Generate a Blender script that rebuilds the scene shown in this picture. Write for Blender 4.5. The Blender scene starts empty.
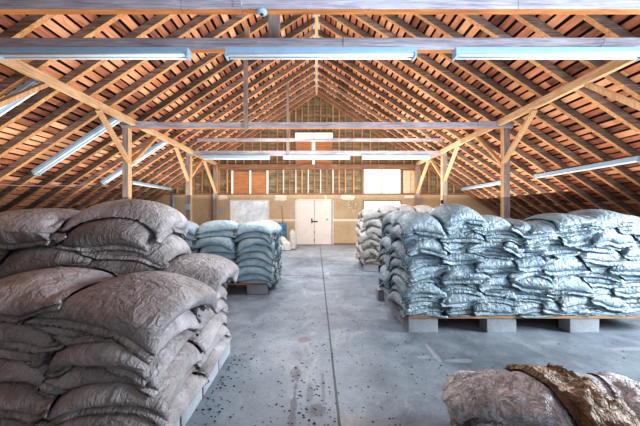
import bpy, bmesh, math, random
import numpy as np
from mathutils import Vector, Matrix, Euler

random.seed(7)
rng = np.random.default_rng(11)
SC = bpy.context.scene
COL = SC.collection
CAMZ = 1.575          # camera height, metres
FPX = 300.0           # focal length in pixels of the 640 px frame
ORD = ['', 'first', 'second', 'third', 'fourth', 'fifth', 'sixth', 'seventh', 'eighth', 'ninth', 'tenth', 'eleventh',
       'twelfth', 'thirteenth', 'fourteenth', 'fifteenth', 'sixteenth', 'seventeenth', 'eighteenth', 'nineteenth',
       'twentieth', 'twenty-first', 'twenty-second']

# ------------------------------------------------------------------ helpers
def tag(o, label=None, cat=None, group=None, kind=None):
    if label: o['label'] = label
    if cat: o['category'] = cat
    if group: o['group'] = group
    if kind: o['kind'] = kind
    return o

def empty(name, loc=(0, 0, 0), rot=(0, 0, 0)):
    o = bpy.data.objects.new(name, None)
    o.empty_display_size = .1
    COL.objects.link(o)
    o.location = loc
    o.rotation_euler = rot
    return o

class MB:
    """collects shapes into one mesh"""
    def __init__(self):
        self.v, self.f, self.m, self.s = [], [], [], []
    def add(self, vs, fs, mi=0, smooth=False):
        b = len(self.v)
        self.v += [tuple(p) for p in vs]
        for k, f in enumerate(fs):
            self.f.append(tuple(b + i for i in f))
            self.m.append(mi[k] if isinstance(mi, (list, tuple)) else mi)
            self.s.append(smooth)
        return self
    def box(self, x0, x1, y0, y1, z0, z1, mi=0, M=None):
        vs = [(x, y, z) for z in (z0, z1) for y in (y0, y1) for x in (x0, x1)]
        if M is not None: vs = [tuple(M @ Vector(p)) for p in vs]
        # bottom, top, front(-y), back, left, right
        fs = [(0, 2, 3, 1), (4, 5, 7, 6), (0, 1, 5, 4), (2, 6, 7, 3), (0, 4, 6, 2), (1, 3, 7, 5)]
        return self.add(vs, fs, mi)
    def bar(self, a, b, w, h, mi=0, up=(0, 0, 1)):
        """square timber from a to b, w wide, h high"""
        a, b = Vector(a), Vector(b)
        d = (b - a).normalized()
        s = d.cross(Vector(up)).normalized()
        u = s.cross(d).normalized()
        vs = []
        for p in (a, b):
            for q in ((-1, -1), (1, -1), (1, 1), (-1, 1)):
                vs.append(p + s * (q[0] * w / 2) + u * (q[1] * h / 2))
        fs = [(0, 1, 2, 3), (7, 6, 5, 4), (0, 4, 5, 1), (1, 5, 6, 2), (2, 6, 7, 3), (3, 7, 4, 0)]
        return self.add(vs, fs, mi)
    def tube(self, pts, r, n=8, mi=0):
        pts = [Vector(p) for p in pts]
        vs, fs = [], []
        for i, p in enumerate(pts):
            d = (pts[min(i + 1, len(pts) - 1)] - pts[max(i - 1, 0)]).normalized()
            ref = Vector((0, 0, 1)) if abs(d.z) < .9 else Vector((1, 0, 0))
            s = d.cross(ref).normalized(); u = s.cross(d)
            for k in range(n):
                t = 2 * math.pi * k / n
                vs.append(p + s * (r * math.cos(t)) + u * (r * math.sin(t)))
        for i in range(len(pts) - 1):
            for k in range(n):
                fs.append((i * n + k, i * n + (k + 1) % n, (i + 1) * n + (k + 1) % n, (i + 1) * n + k))
        fs.append(tuple(range(n - 1, -1, -1))); fs.append(tuple((len(pts) - 1) * n + k for k in range(n)))
        return self.add(vs, fs, mi, True)
    def lathe(self, prof, n=24, c=(0, 0, 0), mi=0, M=None):
        vs, fs = [], []
        for r, z in prof:
            for k in range(n):
                t = 2 * math.pi * k / n
                p = Vector((c[0] + r * math.cos(t), c[1] + r * math.sin(t), c[2] + z))
                vs.append(M @ p if M is not None else p)
        for i in range(len(prof) - 1):
            for k in range(n):
                fs.append((i * n + k, i * n + (k + 1) % n, (i + 1) * n + (k + 1) % n, (i + 1) * n + k))
        fs.append(tuple(range(n - 1, -1, -1))); fs.append(tuple((len(prof) - 1) * n + k for k in range(n)))
        return self.add(vs, fs, mi, True)
    def mesh(self, name, mats):
        me = bpy.data.meshes.new(name)
        me.from_pydata(self.v, [], self.f)
        for m in (mats if isinstance(mats, (list, tuple)) else [mats]): me.materials.append(m)
        me.polygons.foreach_set('material_index', self.m)
        me.polygons.foreach_set('use_smooth', self.s)
        me.update()
        return me
    def build(self, name, mats, parent=None, bevel=0, origin=None):
        if origin is not None:
            self.v = [(p[0] - origin[0], p[1] - origin[1], p[2] - origin[2]) for p in self.v]
        o = bpy.data.objects.new(name, self.mesh(name, mats))
        COL.objects.link(o)
        if origin is not None: o.location = origin
        if parent is not None: o.parent = parent
        if bevel:
            b = o.modifiers.new('bevel', 'BEVEL'); b.width = bevel; b.segments = 2; b.limit_method = 'ANGLE'
        return o

# ------------------------------------------------------------------ materials
class NT:
    def __init__(self, name):
        self.mat = bpy.data.materials.new(name); self.mat.use_nodes = True
        self.t = self.mat.node_tree; self.n = self.t.nodes; self.l = self.t.links
        self.p = self.n['Principled BSDF']
    def node(self, kind, **kw):
        n = self.n.new(kind)
        for k, v in kw.items():
            if k in n.inputs: n.inputs[k].default_value = v
            else: setattr(n, k, v)
        return n
    def link(self, a, b): self.l.new(a, b)
    def noise(self, vec, scale, detail=4, rough=.55, dist=0):
        n = self.node('ShaderNodeTexNoise', Scale=scale, Detail=detail, Roughness=rough, Distortion=dist)
        if vec is not None: self.link(vec, n.inputs['Vector'])
        return n.outputs['Fac']
    def ramp(self, fac, stops):
        r = self.node('ShaderNodeValToRGB')
        e = r.color_ramp.elements
        while len(e) < len(stops): e.new(.5)
        for k, (pos, c) in enumerate(stops):
            e[k].position = pos; e[k].color = (*c, 1) if len(c) == 3 else c
        self.link(fac, r.inputs['Fac'])
        return r.outputs['Color']
    def mix(self, fac, a, b, mode='MIX'):
        m = self.node('ShaderNodeMix', data_type='RGBA', blend_type=mode)
        for s, i in ((fac, 0), (a, 6), (b, 7)):
            if hasattr(s, 'default_value') or hasattr(s, 'links'): self.link(s, m.inputs[i])
            elif i == 0: m.inputs[0].default_value = s
            else: m.inputs[i].default_value = (*s, 1)
        return m.outputs[2]
    def math(self, op, a, b=None, c=None, clamp=False):
        m = self.node('ShaderNodeMath', operation=op, use_clamp=clamp)
        for i, s in enumerate((a, b, c)):
            if s is None: continue
            if hasattr(s, 'links'): self.link(s, m.inputs[i])
            else: m.inputs[i].default_value = s
        return m.outputs[0]
    def mapping(self, vec, scale=(1, 1, 1), loc=(0, 0, 0)):
        m = self.node('ShaderNodeMapping')
        m.inputs['Scale'].default_value = scale; m.inputs['Location'].default_value = loc
        if hasattr(vec, 'links'): self.link(vec, m.inputs['Vector'])
        return m.outputs['Vector']
    def coords(self, which='Object'):
        return self.node('ShaderNodeTexCoord').outputs[which]
    def rand(self): return self.node('ShaderNodeObjectInfo').outputs['Random']
    def offset_coords(self):
        """object coordinates shifted by a random amount per object"""
        v = self.node('ShaderNodeVectorMath', operation='ADD')
        self.link(self.coords(), v.inputs[0])
        s = self.math('MULTIPLY', self.rand(), 57.0)
        self.link(s, v.inputs[1])
        return v.outputs[0]
    def bump(self, h, strength=.4, dist=.02):
        b = self.node('ShaderNodeBump', Strength=strength, Distance=dist)
        self.link(h, b.inputs['Height']); self.link(b.outputs[0], self.p.inputs['Normal'])
    def set(self, **kw):
        for k, v in kw.items():
            k = k.replace('_', ' ')
            if hasattr(v, 'links'): self.link(v, self.p.inputs[k])
            elif isinstance(v, tuple): self.p.inputs[k].default_value = (*v, 1)
            else: self.p.inputs[k].default_value = v
        return self.mat

def c8(r, g, b):
    f = lambda v: (v / 255 / 12.92) if v / 255 <= .04045 else ((v / 255 + .055) / 1.055) ** 2.4
    return (f(r), f(g), f(b))

def wood(name, dark, mid, light, axis=0, rough=.75, spread=.35, grain=1.0):
    """sawn timber: grain stretched along one axis, tone differing per object"""
    t = NT(name)
    co = t.offset_coords()
    sc = [14.0, 14.0, 14.0]; sc[axis] = .9
    g = t.noise(t.mapping(co, tuple(sc)), 2.2 * grain, 6, .65, .6)
    b = t.noise(co, 1.3, 3)
    col = t.ramp(t.math('ADD', t.math('MULTIPLY', g, .75), t.math('MULTIPLY', b, .3)), [(.32, dark), (.52, mid), (.72, light)])
    v = t.math('ADD', t.math('MULTIPLY', t.rand(), spread), 1 - spread / 2)
    hsv = t.node('ShaderNodeHueSaturation'); t.link(col, hsv.inputs['Color']); t.link(v, hsv.inputs['Value'])
    t.bump(g, .35, .006)
    return t.set(Base_Color=hsv.outputs[0], Roughness=rough)

def plain(name, col, rough=.6, metal=0, var=.12, scale=6, bump=.1):
    t = NT(name)
    co = t.coords()
    n = t.noise(co, scale, 5)
    c = t.ramp(n, [(.3, tuple(x * (1 - var) for x in col)), (.7, tuple(min(1, x * (1 + var)) for x in col))])
    if bump: t.bump(n, bump, .01)
    return t.set(Base_Color=c, Roughness=rough, Metallic=metal)

M = {}
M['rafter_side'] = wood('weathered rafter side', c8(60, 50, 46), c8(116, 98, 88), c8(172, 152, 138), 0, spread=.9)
M['rafter_under'] = wood('warm-lit rafter underside', c8(122, 82, 52), c8(184, 134, 88), c8(220, 178, 130), 0, spread=.55)  # warm bounce light painted into the underside tone
M['beam_grey'] = wood('weathered beam', c8(112, 110, 122), c8(158, 156, 168), c8(200, 198, 208), 0, spread=.2)  # weathered grey, with cool daylight on the faces put into the colour
M['beam_under'] = wood('warm-lit beam underside', c8(110, 66, 34), c8(176, 112, 60), c8(204, 146, 88), 0, spread=.2)  # orange of light bounced off the floor, painted into the undersides
M['new_wood_y'] = wood('newer timber along the roof', c8(156, 122, 88), c8(204, 170, 132), c8(230, 204, 172), 1, spread=.1)
M['tan_wood_z'] = wood('warm tan upright timber', c8(150, 112, 78), c8(196, 158, 118), c8(224, 192, 156), 2, spread=.2)
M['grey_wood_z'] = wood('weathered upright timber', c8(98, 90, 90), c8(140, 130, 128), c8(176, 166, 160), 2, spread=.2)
M['stud'] = wood('stud timber', c8(126, 82, 54), c8(182, 132, 92), c8(214, 174, 132), 2, spread=.6)
M['stud_pale'] = wood('pale stud timber', c8(170, 150, 132), c8(206, 190, 174), c8(230, 218, 206), 2, spread=.2)
M['plate'] = wood('plate timber', c8(94, 66, 52), c8(140, 104, 84), c8(176, 138, 112), 0, spread=.2)
M['ply'] = wood('orange plywood', c8(140, 88, 56), c8(174, 118, 80), c8(196, 146, 106), 0, spread=.15, grain=.5)
M['pale_board'] = wood('pale board', c8(186, 166, 138), c8(208, 190, 162), c8(224, 210, 186), 0, spread=.1)
M['deck'] = wood('pallet deck timber', c8(110, 80, 56), c8(164, 126, 92), c8(196, 160, 122), 0, spread=.2)
M['white_metal'] = plain('white enamel', c8(142, 174, 200), .35, 0, .05)
M['tube'] = plain('fluorescent tube glass', c8(232, 238, 244), .15, 0, .02, bump=0)
M['door_paint'] = plain('white door paint', c8(232, 222, 214), .5, 0, .05, 3)
M['dark_metal'] = plain('dark iron', c8(52, 44, 40), .5, .6)
M['white_frame'] = plain('white painted frame', c8(226, 220, 212), .5, 0, .06)
M['dull_frame'] = plain('dull window frame', c8(138, 124, 106), .6, 0, .06)
M['patch'] = plain('filler plaster', c8(228, 216, 200), .8, 0, .06, 20)
M['blue_plastic'] = plain('blue plastic', c8(58, 108, 142), .4, 0, .1)
M['cable'] = plain('grey cable', c8(150, 146, 142), .5)
M['void'] = plain('dark roof void', c8(26, 19, 16), .95, 0, .3)

def drywall():
    t = NT('tan drywall')
    co = t.coords()
    n = t.noise(co, .8, 5, .6); n2 = t.noise(co, 9, 4)
    c = t.ramp(t.math('ADD', t.math('MULTIPLY', n, .8), t.math('MULTIPLY', n2, .2)),
               [(.3, c8(172, 148, 120)), (.5, c8(194, 170, 140)), (.7, c8(210, 188, 158))])
    return t.set(Base_Color=c, Roughness=.85)
M['drywall'] = drywall()

def sheathing():
    t = NT('gable sheathing boards')
    co = t.coords()
    n = t.noise(t.mapping(co, (1.2, 1, 5)), 1.5, 5, .6)
    br = t.node('ShaderNodeTexBrick', Scale=1.0)
    br.inputs['Mortar Size'].default_value = .006; br.inputs['Brick Width'].default_value = 2.4; br.inputs['Row Height'].default_value = .2
    br.inputs['Color1'].default_value = (.8, .8, .8, 1); br.inputs['Color2'].default_value = (1, 1, 1, 1); br.inputs['Mortar'].default_value = (.25, .2, .15, 1)
    m = t.node('ShaderNodeMapping'); m.inputs['Rotation'].default_value = (math.radians(-90), 0, 0)
    t.link(co, m.inputs['Vector']); t.link(m.outputs[0], br.inputs['Vector'])
    c = t.ramp(n, [(.3, c8(104, 94, 78)), (.52, c8(146, 132, 108)), (.72, c8(180, 164, 136))])
    return t.set(Base_Color=t.mix(1.0, c, br.outputs['Color'], 'MULTIPLY'), Roughness=.85)
M['sheathing'] = sheathing()

def roofboards():
    t = NT('roof boards')
    a = t.node('ShaderNodeAttribute', attribute_name='tint').outputs['Fac']
    co = t.coords()
    n = t.noise(t.mapping(co, (5, .8, 5)), 3, 6, .65, .5)
    c = t.ramp(t.math('ADD', t.math('MULTIPLY', n, .55), t.math('MULTIPLY', a, .45)),
               [(.24, c8(84, 44, 26)), (.42, c8(168, 92, 50)), (.58, c8(212, 132, 78)), (.78, c8(232, 176, 124))])
    t.bump(n, .3, .01)
    hs = t.node('ShaderNodeHueSaturation', Saturation=.86); t.link(c, hs.inputs['Color'])
    return t.set(Base_Color=hs.outputs[0], Roughness=.8)
M['roofboards'] = roofboards()

def concrete_floor():
    t = NT('concrete floor')
    co = t.coords()
    sep = t.node('ShaderNodeSeparateXYZ'); t.link(co, sep.inputs[0])
    X, Y = sep.outputs[0], sep.outputs[1]
    big = t.noise(co, .55, 5, .6, .3); mid = t.noise(co, 2.6, 6, .65, .4); fine = t.noise(co, 34, 4, .6)
    f = t.math('ADD', t.math('ADD', t.math('MULTIPLY', big, .5), t.math('MULTIPLY', mid, .4)), t.math('MULTIPLY', fine, .15))
    c = t.ramp(f, [(.36, c8(80, 90, 101)), (.48, c8(120, 133, 144)), (.6, c8(150, 163, 175)), (.74, c8(196, 205, 210))])
    # dusty lighter smears
    sm = t.noise(t.mapping(co, (1, .5, 1), (3, 7, 0)), 1.7, 7, .7, 1.2)
    c = t.mix(t.math('MULTIPLY', t.math('SUBTRACT', sm, .56, None, True), 3.2, None, True), c, c8(214, 214, 212))
    def blob(cx, cy, rx, ry, wob=.5):
        dx = t.math('DIVIDE', t.math('SUBTRACT', X, cx), rx); dy = t.math('DIVIDE', t.math('SUBTRACT', Y, cy), ry)
        r = t.math('SQRT', t.math('ADD', t.math('MULTIPLY', dx, dx), t.math('MULTIPLY', dy, dy)))
        r = t.math('ADD', r, t.math('MULTIPLY', t.math('SUBTRACT', mid, .5), wob * 6))
        return t.math('MULTIPLY', t.math('SUBTRACT', 1.0, r), 2.5, None, True)
    # wet looking dark streaks, a red spill and white drips
    for cx, cy, rx, ry, k in ((-.19, 2.5, .035, .5, .7), (-.2, 2.95, .05, .16, .55), (-.0, 2.42, .1, .09, .7), (.06, 2.8, .025, .4, .45), (-.06, 2.65, .045, .22, .5)):
        c = t.mix(t.math('MULTIPLY', blob(cx, cy, rx, ry), k), c, c8(74, 74, 80))
    c = t.mix(t.math('MULTIPLY', blob(-.155, 3.76, .1, .09, .3), .6), c, c8(124, 66, 76))
    for cx, cy, rx, ry in ((1.32, 3.35, .03, .32), (1.2, 3.3, .1, .03), (1.52, 3.22, .14, .03), (3.6, 3.5, .3, .04)):
        c = t.mix(t.math('MULTIPLY', blob(cx, cy, rx, ry, .9), .3), c, c8(206, 210, 212))
    # fine dark specks
    vo = t.node('ShaderNodeTexVoronoi', Scale=13.0); t.link(co, vo.inputs['Vector'])
    sp = t.math('MULTIPLY', t.math('LESS_THAN', vo.outputs['Distance'], .13), t.math('GREATER_THAN', mid, .5))
    c = t.mix(t.math('MULTIPLY', sp, .6), c, c8(66, 64, 66))
    # control joints
    wob = t.math('MULTIPLY', t.math('SUBTRACT', mid, .5), .012)
    j1 = t.math('LESS_THAN', t.math('ABSOLUTE', t.math('ADD', t.math('SUBTRACT', X, .172), wob)), .011)
    j2 = t.math('LESS_THAN', t.math('ABSOLUTE', t.math('ADD', t.math('SUBTRACT', Y, 7.66), wob)), .014)
    j = t.math('MAXIMUM', j1, j2)
    c = t.mix(t.math('MULTIPLY', j, .85), c, c8(44, 40, 42))
    t.bump(t.math('SUBTRACT', f, j), .25, .01)
    ro = t.ramp(mid, [(.3, (.38, .38, .38)), (.7, (.6, .6, .6))])
    return t.set(Base_Color=c, Roughness=ro)
M['floor'] = concrete_floor()

def block_mat():
    t = NT('concrete block')
    co = t.coords()
    n = t.noise(co, 60, 3, .7); b = t.noise(co, 4, 4)
    c = t.ramp(t.math('ADD', t.math('MULTIPLY', n, .4), t.math('MULTIPLY', b, .6)), [(.3, c8(134, 140, 146)), (.7, c8(184, 190, 196))])
    t.bump(n, .5, .006)
    return t.set(Base_Color=c, Roughness=.9)
M['block'] = block_mat()

def sack_mat(name, cols, dirt, rough=.42, crease=.5, dirt_amt=.5, facets=.5, folds=.0, spread=.25):
    t = NT(name)
    co = t.offset_coords()
    big = t.noise(co, 2.4, 4, .6, .4)
    c = t.ramp(big, [(.3, cols[0]), (.5, cols[1]), (.72, cols[2])])
    d = t.noise(co, 6.5, 6, .7, .8)
    c = t.mix(t.math('MULTIPLY', t.math('SUBTRACT', d, .5, None, True), dirt_amt * 6, None, True), c, dirt)
    sp = t.noise(co, 42, 3, .6)
    c = t.mix(t.math('MULTIPLY', t.math('GREATER_THAN', sp, .69), .6 * dirt_amt), c, tuple(x * .3 for x in dirt))
    hsv = t.node('ShaderNodeHueSaturation'); t.link(c, hsv.inputs['Color'])
    t.link(t.math('ADD', t.math('MULTIPLY', t.rand(), spread), 1 - spread / 2), hsv.inputs['Value'])
    # creases: crumpled facets and folded ridges, dirt gathering in the folds
    wv = t.node('ShaderNodeVectorMath', operation='ADD'); t.link(co, wv.inputs[0])
    nz = t.node('ShaderNodeTexNoise', Scale=6.0, Detail=3); t.link(co, nz.inputs['Vector'])
    sc_ = t.node('ShaderNodeVectorMath', operation='SCALE'); t.link(nz.outputs['Color'], sc_.inputs[0]); sc_.inputs['Scale'].default_value = .22
    t.link(sc_.outputs[0], wv.inputs[1])
    wc = wv.outputs[0]
    def ridge(sc, stretch):
        n = t.noise(t.mapping(wc, stretch), sc, 2, .5, .6)
        return t.math('ABSOLUTE', t.math('SUBTRACT', n, .5))
    def facet(s_):
        v = t.node('ShaderNodeTexVoronoi', Scale=s_); t.link(wc, v.inputs['Vector']); return v.outputs['Distance']
    r1 = ridge(7, (1, 1.6, 1.2)); r2 = ridge(18, (1.5, .8, 1)); r3 = ridge(34, (1, 1, 1))
    h = t.math('ADD', t.math('ADD', t.math('MULTIPLY', r1, 1.5), t.math('MULTIPLY', r2, .8)), t.math('MULTIPLY', r3, .35))
    h = t.math('ADD', h, t.math('ADD', t.math('MULTIPLY', facet(8.0), .5), t.math('MULTIPLY', facet(19.0), .3)))
    bag_ = t.node('ShaderNodeAttribute', attribute_name='bag').outputs['Vector']
    sep = t.node('ShaderNodeSeparateXYZ'); t.link(bag_, sep.inputs[0])
    off = t.math('MULTIPLY', t.rand(), 91.0)
    def pleat(along, across, reach):
        # puckers running in from a hem
        w_ = t.math('MULTIPLY', t.math('SUBTRACT', t.math('ABSOLUTE', along), .5 - reach), 1 / reach, None, True)
        cv = t.node('ShaderNodeCombineXYZ')
        t.link(t.math('MULTIPLY', along, 2.5), cv.inputs[0]); t.link(t.math('MULTIPLY', across, 11.0), cv.inputs[1]); t.link(t.math('ADD', sep.outputs[2], off), cv.inputs[2])
        n = t.noise(cv.outputs[0], 1.0, 3, .6, 1.1)
        return t.math('MULTIPLY', t.math('ABSOLUTE', t.math('SUBTRACT', n, .5)), w_)
    pl = t.math('ADD', pleat(sep.outputs[0], sep.outputs[1], .32), t.math('MULTIPLY', pleat(sep.outputs[1], sep.outputs[0], .18), .6))
    h = t.math('ADD', t.math('MULTIPLY', h, facets), t.math('MULTIPLY', pl, 1.2))
    t.bump(h, crease, .055)
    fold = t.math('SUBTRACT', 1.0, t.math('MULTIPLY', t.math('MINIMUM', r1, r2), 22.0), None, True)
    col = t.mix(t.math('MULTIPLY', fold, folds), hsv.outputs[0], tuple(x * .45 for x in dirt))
    t.p.inputs['Specular IOR Level'].default_value = .7
    return t.set(Base_Color=col, Roughness=t.ramp(d, [(.35, (rough,) * 3), (.7, (rough + .22,) * 3)]))
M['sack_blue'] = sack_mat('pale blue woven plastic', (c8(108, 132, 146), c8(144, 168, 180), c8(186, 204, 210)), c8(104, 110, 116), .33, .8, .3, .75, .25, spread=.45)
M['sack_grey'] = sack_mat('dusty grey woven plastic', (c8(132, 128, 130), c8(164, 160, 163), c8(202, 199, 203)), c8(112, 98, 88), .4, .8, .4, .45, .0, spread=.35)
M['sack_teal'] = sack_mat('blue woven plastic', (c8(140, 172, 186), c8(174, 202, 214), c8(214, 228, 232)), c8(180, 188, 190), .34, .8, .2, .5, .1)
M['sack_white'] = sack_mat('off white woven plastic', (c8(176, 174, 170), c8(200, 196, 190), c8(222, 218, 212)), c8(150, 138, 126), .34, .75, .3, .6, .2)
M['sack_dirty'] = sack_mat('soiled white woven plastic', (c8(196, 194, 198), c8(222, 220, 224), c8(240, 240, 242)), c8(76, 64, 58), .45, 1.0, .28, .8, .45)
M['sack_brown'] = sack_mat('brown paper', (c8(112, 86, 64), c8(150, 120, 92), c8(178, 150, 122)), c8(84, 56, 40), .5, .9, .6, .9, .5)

# ------------------------------------------------------------------ sacks: cloth bags filled and settled on one another
# (position based dynamics in numpy; a pile keeps a height map, every new bag is inflated on what lies below it)
class Pile:
    RES = .0125
    def __init__(self, x0, x1, y0, y1):
        self.x0, self.y0 = x0, y0
        self.H = np.zeros((int((x1 - x0) / self.RES) + 2, int((y1 - y0) / self.RES) + 2), np.float32)
    def ij(self, x, y):
        i = np.clip((x - self.x0) / self.RES, 0, self.H.shape[0] - 1.001); j = np.clip((y - self.y0) / self.RES, 0, self.H.shape[1] - 1.001)
        return i, j
    def flat(self, x0, x1, y0, y1, z):
        i0, j0 = self.ij(x0, y0); i1, j1 = self.ij(x1, y1)
        self.H[int(i0):int(i1) + 1, int(j0):int(j1) + 1] = z
    def at(self, x, y):
        i, j = self.ij(x, y)
        i0 = i.astype(np.int32); j0 = j.astype(np.int32); fi = i - i0; fj = j - j0
        H = self.S
        return (H[i0, j0] * (1 - fi) + H[i0 + 1, j0] * fi) * (1 - fj) + (H[i0, j0 + 1] * (1 - fi) + H[i0 + 1, j0 + 1] * fi) * fj
    def bed(self):
        """the surface a new bag lies on: steep edges eased so hems drape over them"""
        S = self.H.copy()
        for _ in range(7):
            Q = S.copy()
            for di in (-1, 0, 1):
                for dj in (-1, 0, 1):
                    if di or dj: Q = np.maximum(Q, np.roll(np.roll(S, di, 0), dj, 1) - (.0255 if di and dj else .018))
            S = Q
        self.S = S
    def raise_by(self, top):
        """top: (nu, nv, 3) upper sheet of a settled bag"""
        g = top
        for ax in (0, 1):
            g = np.concatenate([g, (np.take(g, range(1, g.shape[ax]), ax) + np.take(g, range(g.shape[ax] - 1), ax)) / 2], ax)
        i, j = self.ij(g[..., 0], g[..., 1])
        i = np.round(i).astype(int).ravel(); j = np.round(j).astype(int).ravel()
        N = np.full_like(self.H, -9)
        np.maximum.at(N, (i, j), g[..., 2].ravel())
        D = N.copy()
        for di in (-1, 0, 1):
            for dj in (-1, 0, 1): D = np.maximum(D, np.roll(np.roll(N, di, 0), dj, 1))
        self.H = np.maximum(self.H, D + .005)

def settle(pile, bags, nu=36, nv=24, flap=2, steps=130, seed=0, wrinkle=.008, bend=.06, slack=.0):
    """bags: dicts cx, cy, rz (deg), L, W, vol (m3), z (start height), lid (height or None), tx, ty (lid tilt)"""
    r = np.random.default_rng(seed)
    f4 = np.float32
    B = len(bags)
    pile.bed()
    P = np.zeros((B, 2, nu, nv, 3), f4)
    A = lambda k: np.array([q[k] for q in bags], f4)
    L, Wd = A('L'), A('W')
    u = np.linspace(-.5, .5, nu, dtype=f4); v = np.linspace(-.5, .5, nv, dtype=f4)
    cs, sn = np.cos(np.radians(A('rz'))), np.sin(np.radians(A('rz')))
    lu = L[:, None, None] * u[None, :, None] + 0 * v[None, None, :]; lv = Wd[:, None, None] * v[None, None, :] + 0 * u[None, :, None]
    P[..., 0] = (A('cx')[:, None, None] + lu * cs[:, None, None] - lv * sn[:, None, None])[:, None]
    P[..., 1] = (A('cy')[:, None, None] + lu * sn[:, None, None] + lv * cs[:, None, None])[:, None]
    P[:, 0, ..., 2] = A('z')[:, None, None] + .012; P[:, 1, ..., 2] = A('z')[:, None, None] + .002
    P[..., 2] += r.normal(0, wrinkle, P[..., 2].shape).astype(f4)
    cx, cy = A('cx')[:, None, None, None], A('cy')[:, None, None, None]
    ph = r.uniform(0, 6.28, (4, B, 1, 1, 1)).astype(f4); fr = r.uniform(4, 13, (4, 2, B, 1, 1, 1)).astype(f4)
    lid = np.array([9. if q.get('lid') is None else q['lid'] for q in bags], f4)[:, None, None, None]
    amp = np.array([q.get('rough', .009) for q in bags], f4)[:, None, None, None]
    tx, ty = A('tx')[:, None, None, None], A('ty')[:, None, None, None]
    Q = P.copy()
    ones = np.ones((B, 1, 1, 1), f4)
    du = (L / (nu - 1))[:, None, None, None] * ones; dv = (Wd / (nv - 1))[:, None, None, None] * ones; dd = np.sqrt(du ** 2 + dv ** 2)
    # a little spare cloth in places makes the sheet pucker
    sp_u = (1 + slack * np.maximum(0, r.normal(0, 1, (B, 2, nu, nv)))).astype(f4)
    h0 = pile.at(P[..., 0], P[..., 1])[:, 0].astype(f4)
    core = h0[:, nu // 8:-nu // 8, nv // 8:-nv // 8]
    hm = np.median(core.reshape(B, -1), 1)
    for i, q in enumerate(bags):
        LW = q['L'] * q['W']
        if q.get('lid') is not None:
            q['vol'] = q['vol'] * float(np.clip((q['lid'] - core[i].mean()) / q['T'], .45, 1.75))
    V0 = A('vol')
    eu = np.clip((.5 - np.abs(u))[:, None] * np.mean(L) / .17, 0, 1); ev = np.clip((.5 - np.abs(v))[None, :] * np.mean(Wd) / .14, 0, 1)
    soft = (np.minimum(eu, ev) ** .8).astype(f4)[None, None, :, :, None]
    def solve(a, b, rest, k, only_push=False):
        d = b - a
        l = np.sqrt(np.einsum('...i,...i->...', d, d)) + 1e-9
        c = (l - rest) / l * (.5 * k)
        if only_push: c = np.minimum(c, 0)
        d *= c[..., None]
        a += d; b -= d
    sgn = np.array([1, -1], f4)[None, :, None, None, None]
    for st in range(steps):
        vel = (P - Q) * .86
        X = P + vel
        X[..., 2] -= .0016
        gu = np.gradient(X, axis=2); gv = np.gradient(X, axis=3)
        nrm = np.cross(gu, gv); nrm /= np.linalg.norm(nrm, axis=-1, keepdims=True) + 1e-9
        area = (gu[..., 0] * gv[..., 1] - gu[..., 1] * gv[..., 0])
        V = ((X[:, 0, ..., 2] * area[:, 0]) - (X[:, 1, ..., 2] * area[:, 1])).sum((1, 2))
        pr = np.clip((V0 - V) / V0 * 3, -.1, 1) * .0042
        X += nrm * sgn * soft * pr[:, None, None, None, None].astype(f4)
        Q = P; P = X
        for it in range(2):
            for o in (0, 1):
                n = (nu - o) // 2 * 2
                solve(P[:, :, o:o + n:2], P[:, :, o + 1:o + n:2], du * sp_u[:, :, o:o + n:2], 1.0)
                n = (nv - o) // 2 * 2
                solve(P[:, :, :, o:o + n:2], P[:, :, :, o + 1:o + n:2], dv * sp_u[:, :, :, o:o + n:2], 1.0)
            if it == 0:
                for o in (0, 1):
                    n = (nu - o) // 2 * 2
                    solve(P[:, :, o:o + n:2, :-1], P[:, :, o + 1:o + n:2, 1:], dd, .4)
                    solve(P[:, :, o:o + n:2, 1:], P[:, :, o + 1:o + n:2, :-1], dd, .4)
                for o in (0, 1):
                    a_, b_ = P[:, :, o:-2:4], P[:, :, o + 2::4]; m = min(a_.shape[2], b_.shape[2])
                    solve(a_[:, :, :m], b_[:, :, :m], 2 * du, bend, True)
                    a_, b_ = P[:, :, :, o:-2:4], P[:, :, :, o + 2::4]; m = min(a_.shape[3], b_.shape[3])
                    solve(a_[:, :, :, :m], b_[:, :, :, :m], 2 * dv, bend, True)
            for sl in (np.s_[:, :, :flap + 1], np.s_[:, :, nu - flap - 1:], np.s_[:, :, :, :1], np.s_[:, :, :, -1:]):
                P[sl] = P[sl].mean(1, keepdims=True)
        h = pile.at(P[..., 0], P[..., 1]).astype(f4) + .007
        zl = lid + tx * (P[..., 0] - cx) + ty * (P[..., 1] - cy)
        for k in range(4): zl = zl + amp * .5 * np.sin(fr[k, 0] * (P[..., 0] - cx) + fr[k, 1] * (P[..., 1] - cy) + ph[k])
        P[..., 2] = np.minimum(P[..., 2], np.maximum(zl, h + .022))
        low = P[..., 2] < h
        P[..., 2] = np.maximum(P[..., 2], h)
        # rubbing on the bag below
        Q[..., 0] = np.where(low, P[..., 0] * .7 + Q[..., 0] * .3, Q[..., 0]); Q[..., 1] = np.where(low, P[..., 1] * .7 + Q[..., 1] * .3, Q[..., 1])
        t, b = P[:, 0, ..., 2], P[:, 1, ..., 2]
        bad = t < b; m = (t + b) / 2
        P[:, 0, ..., 2] = np.where(bad, m, t); P[:, 1, ..., 2] = np.where(bad, m, b)
    for i in range(B): pile.raise_by(P[i, 0])
    return P

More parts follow.
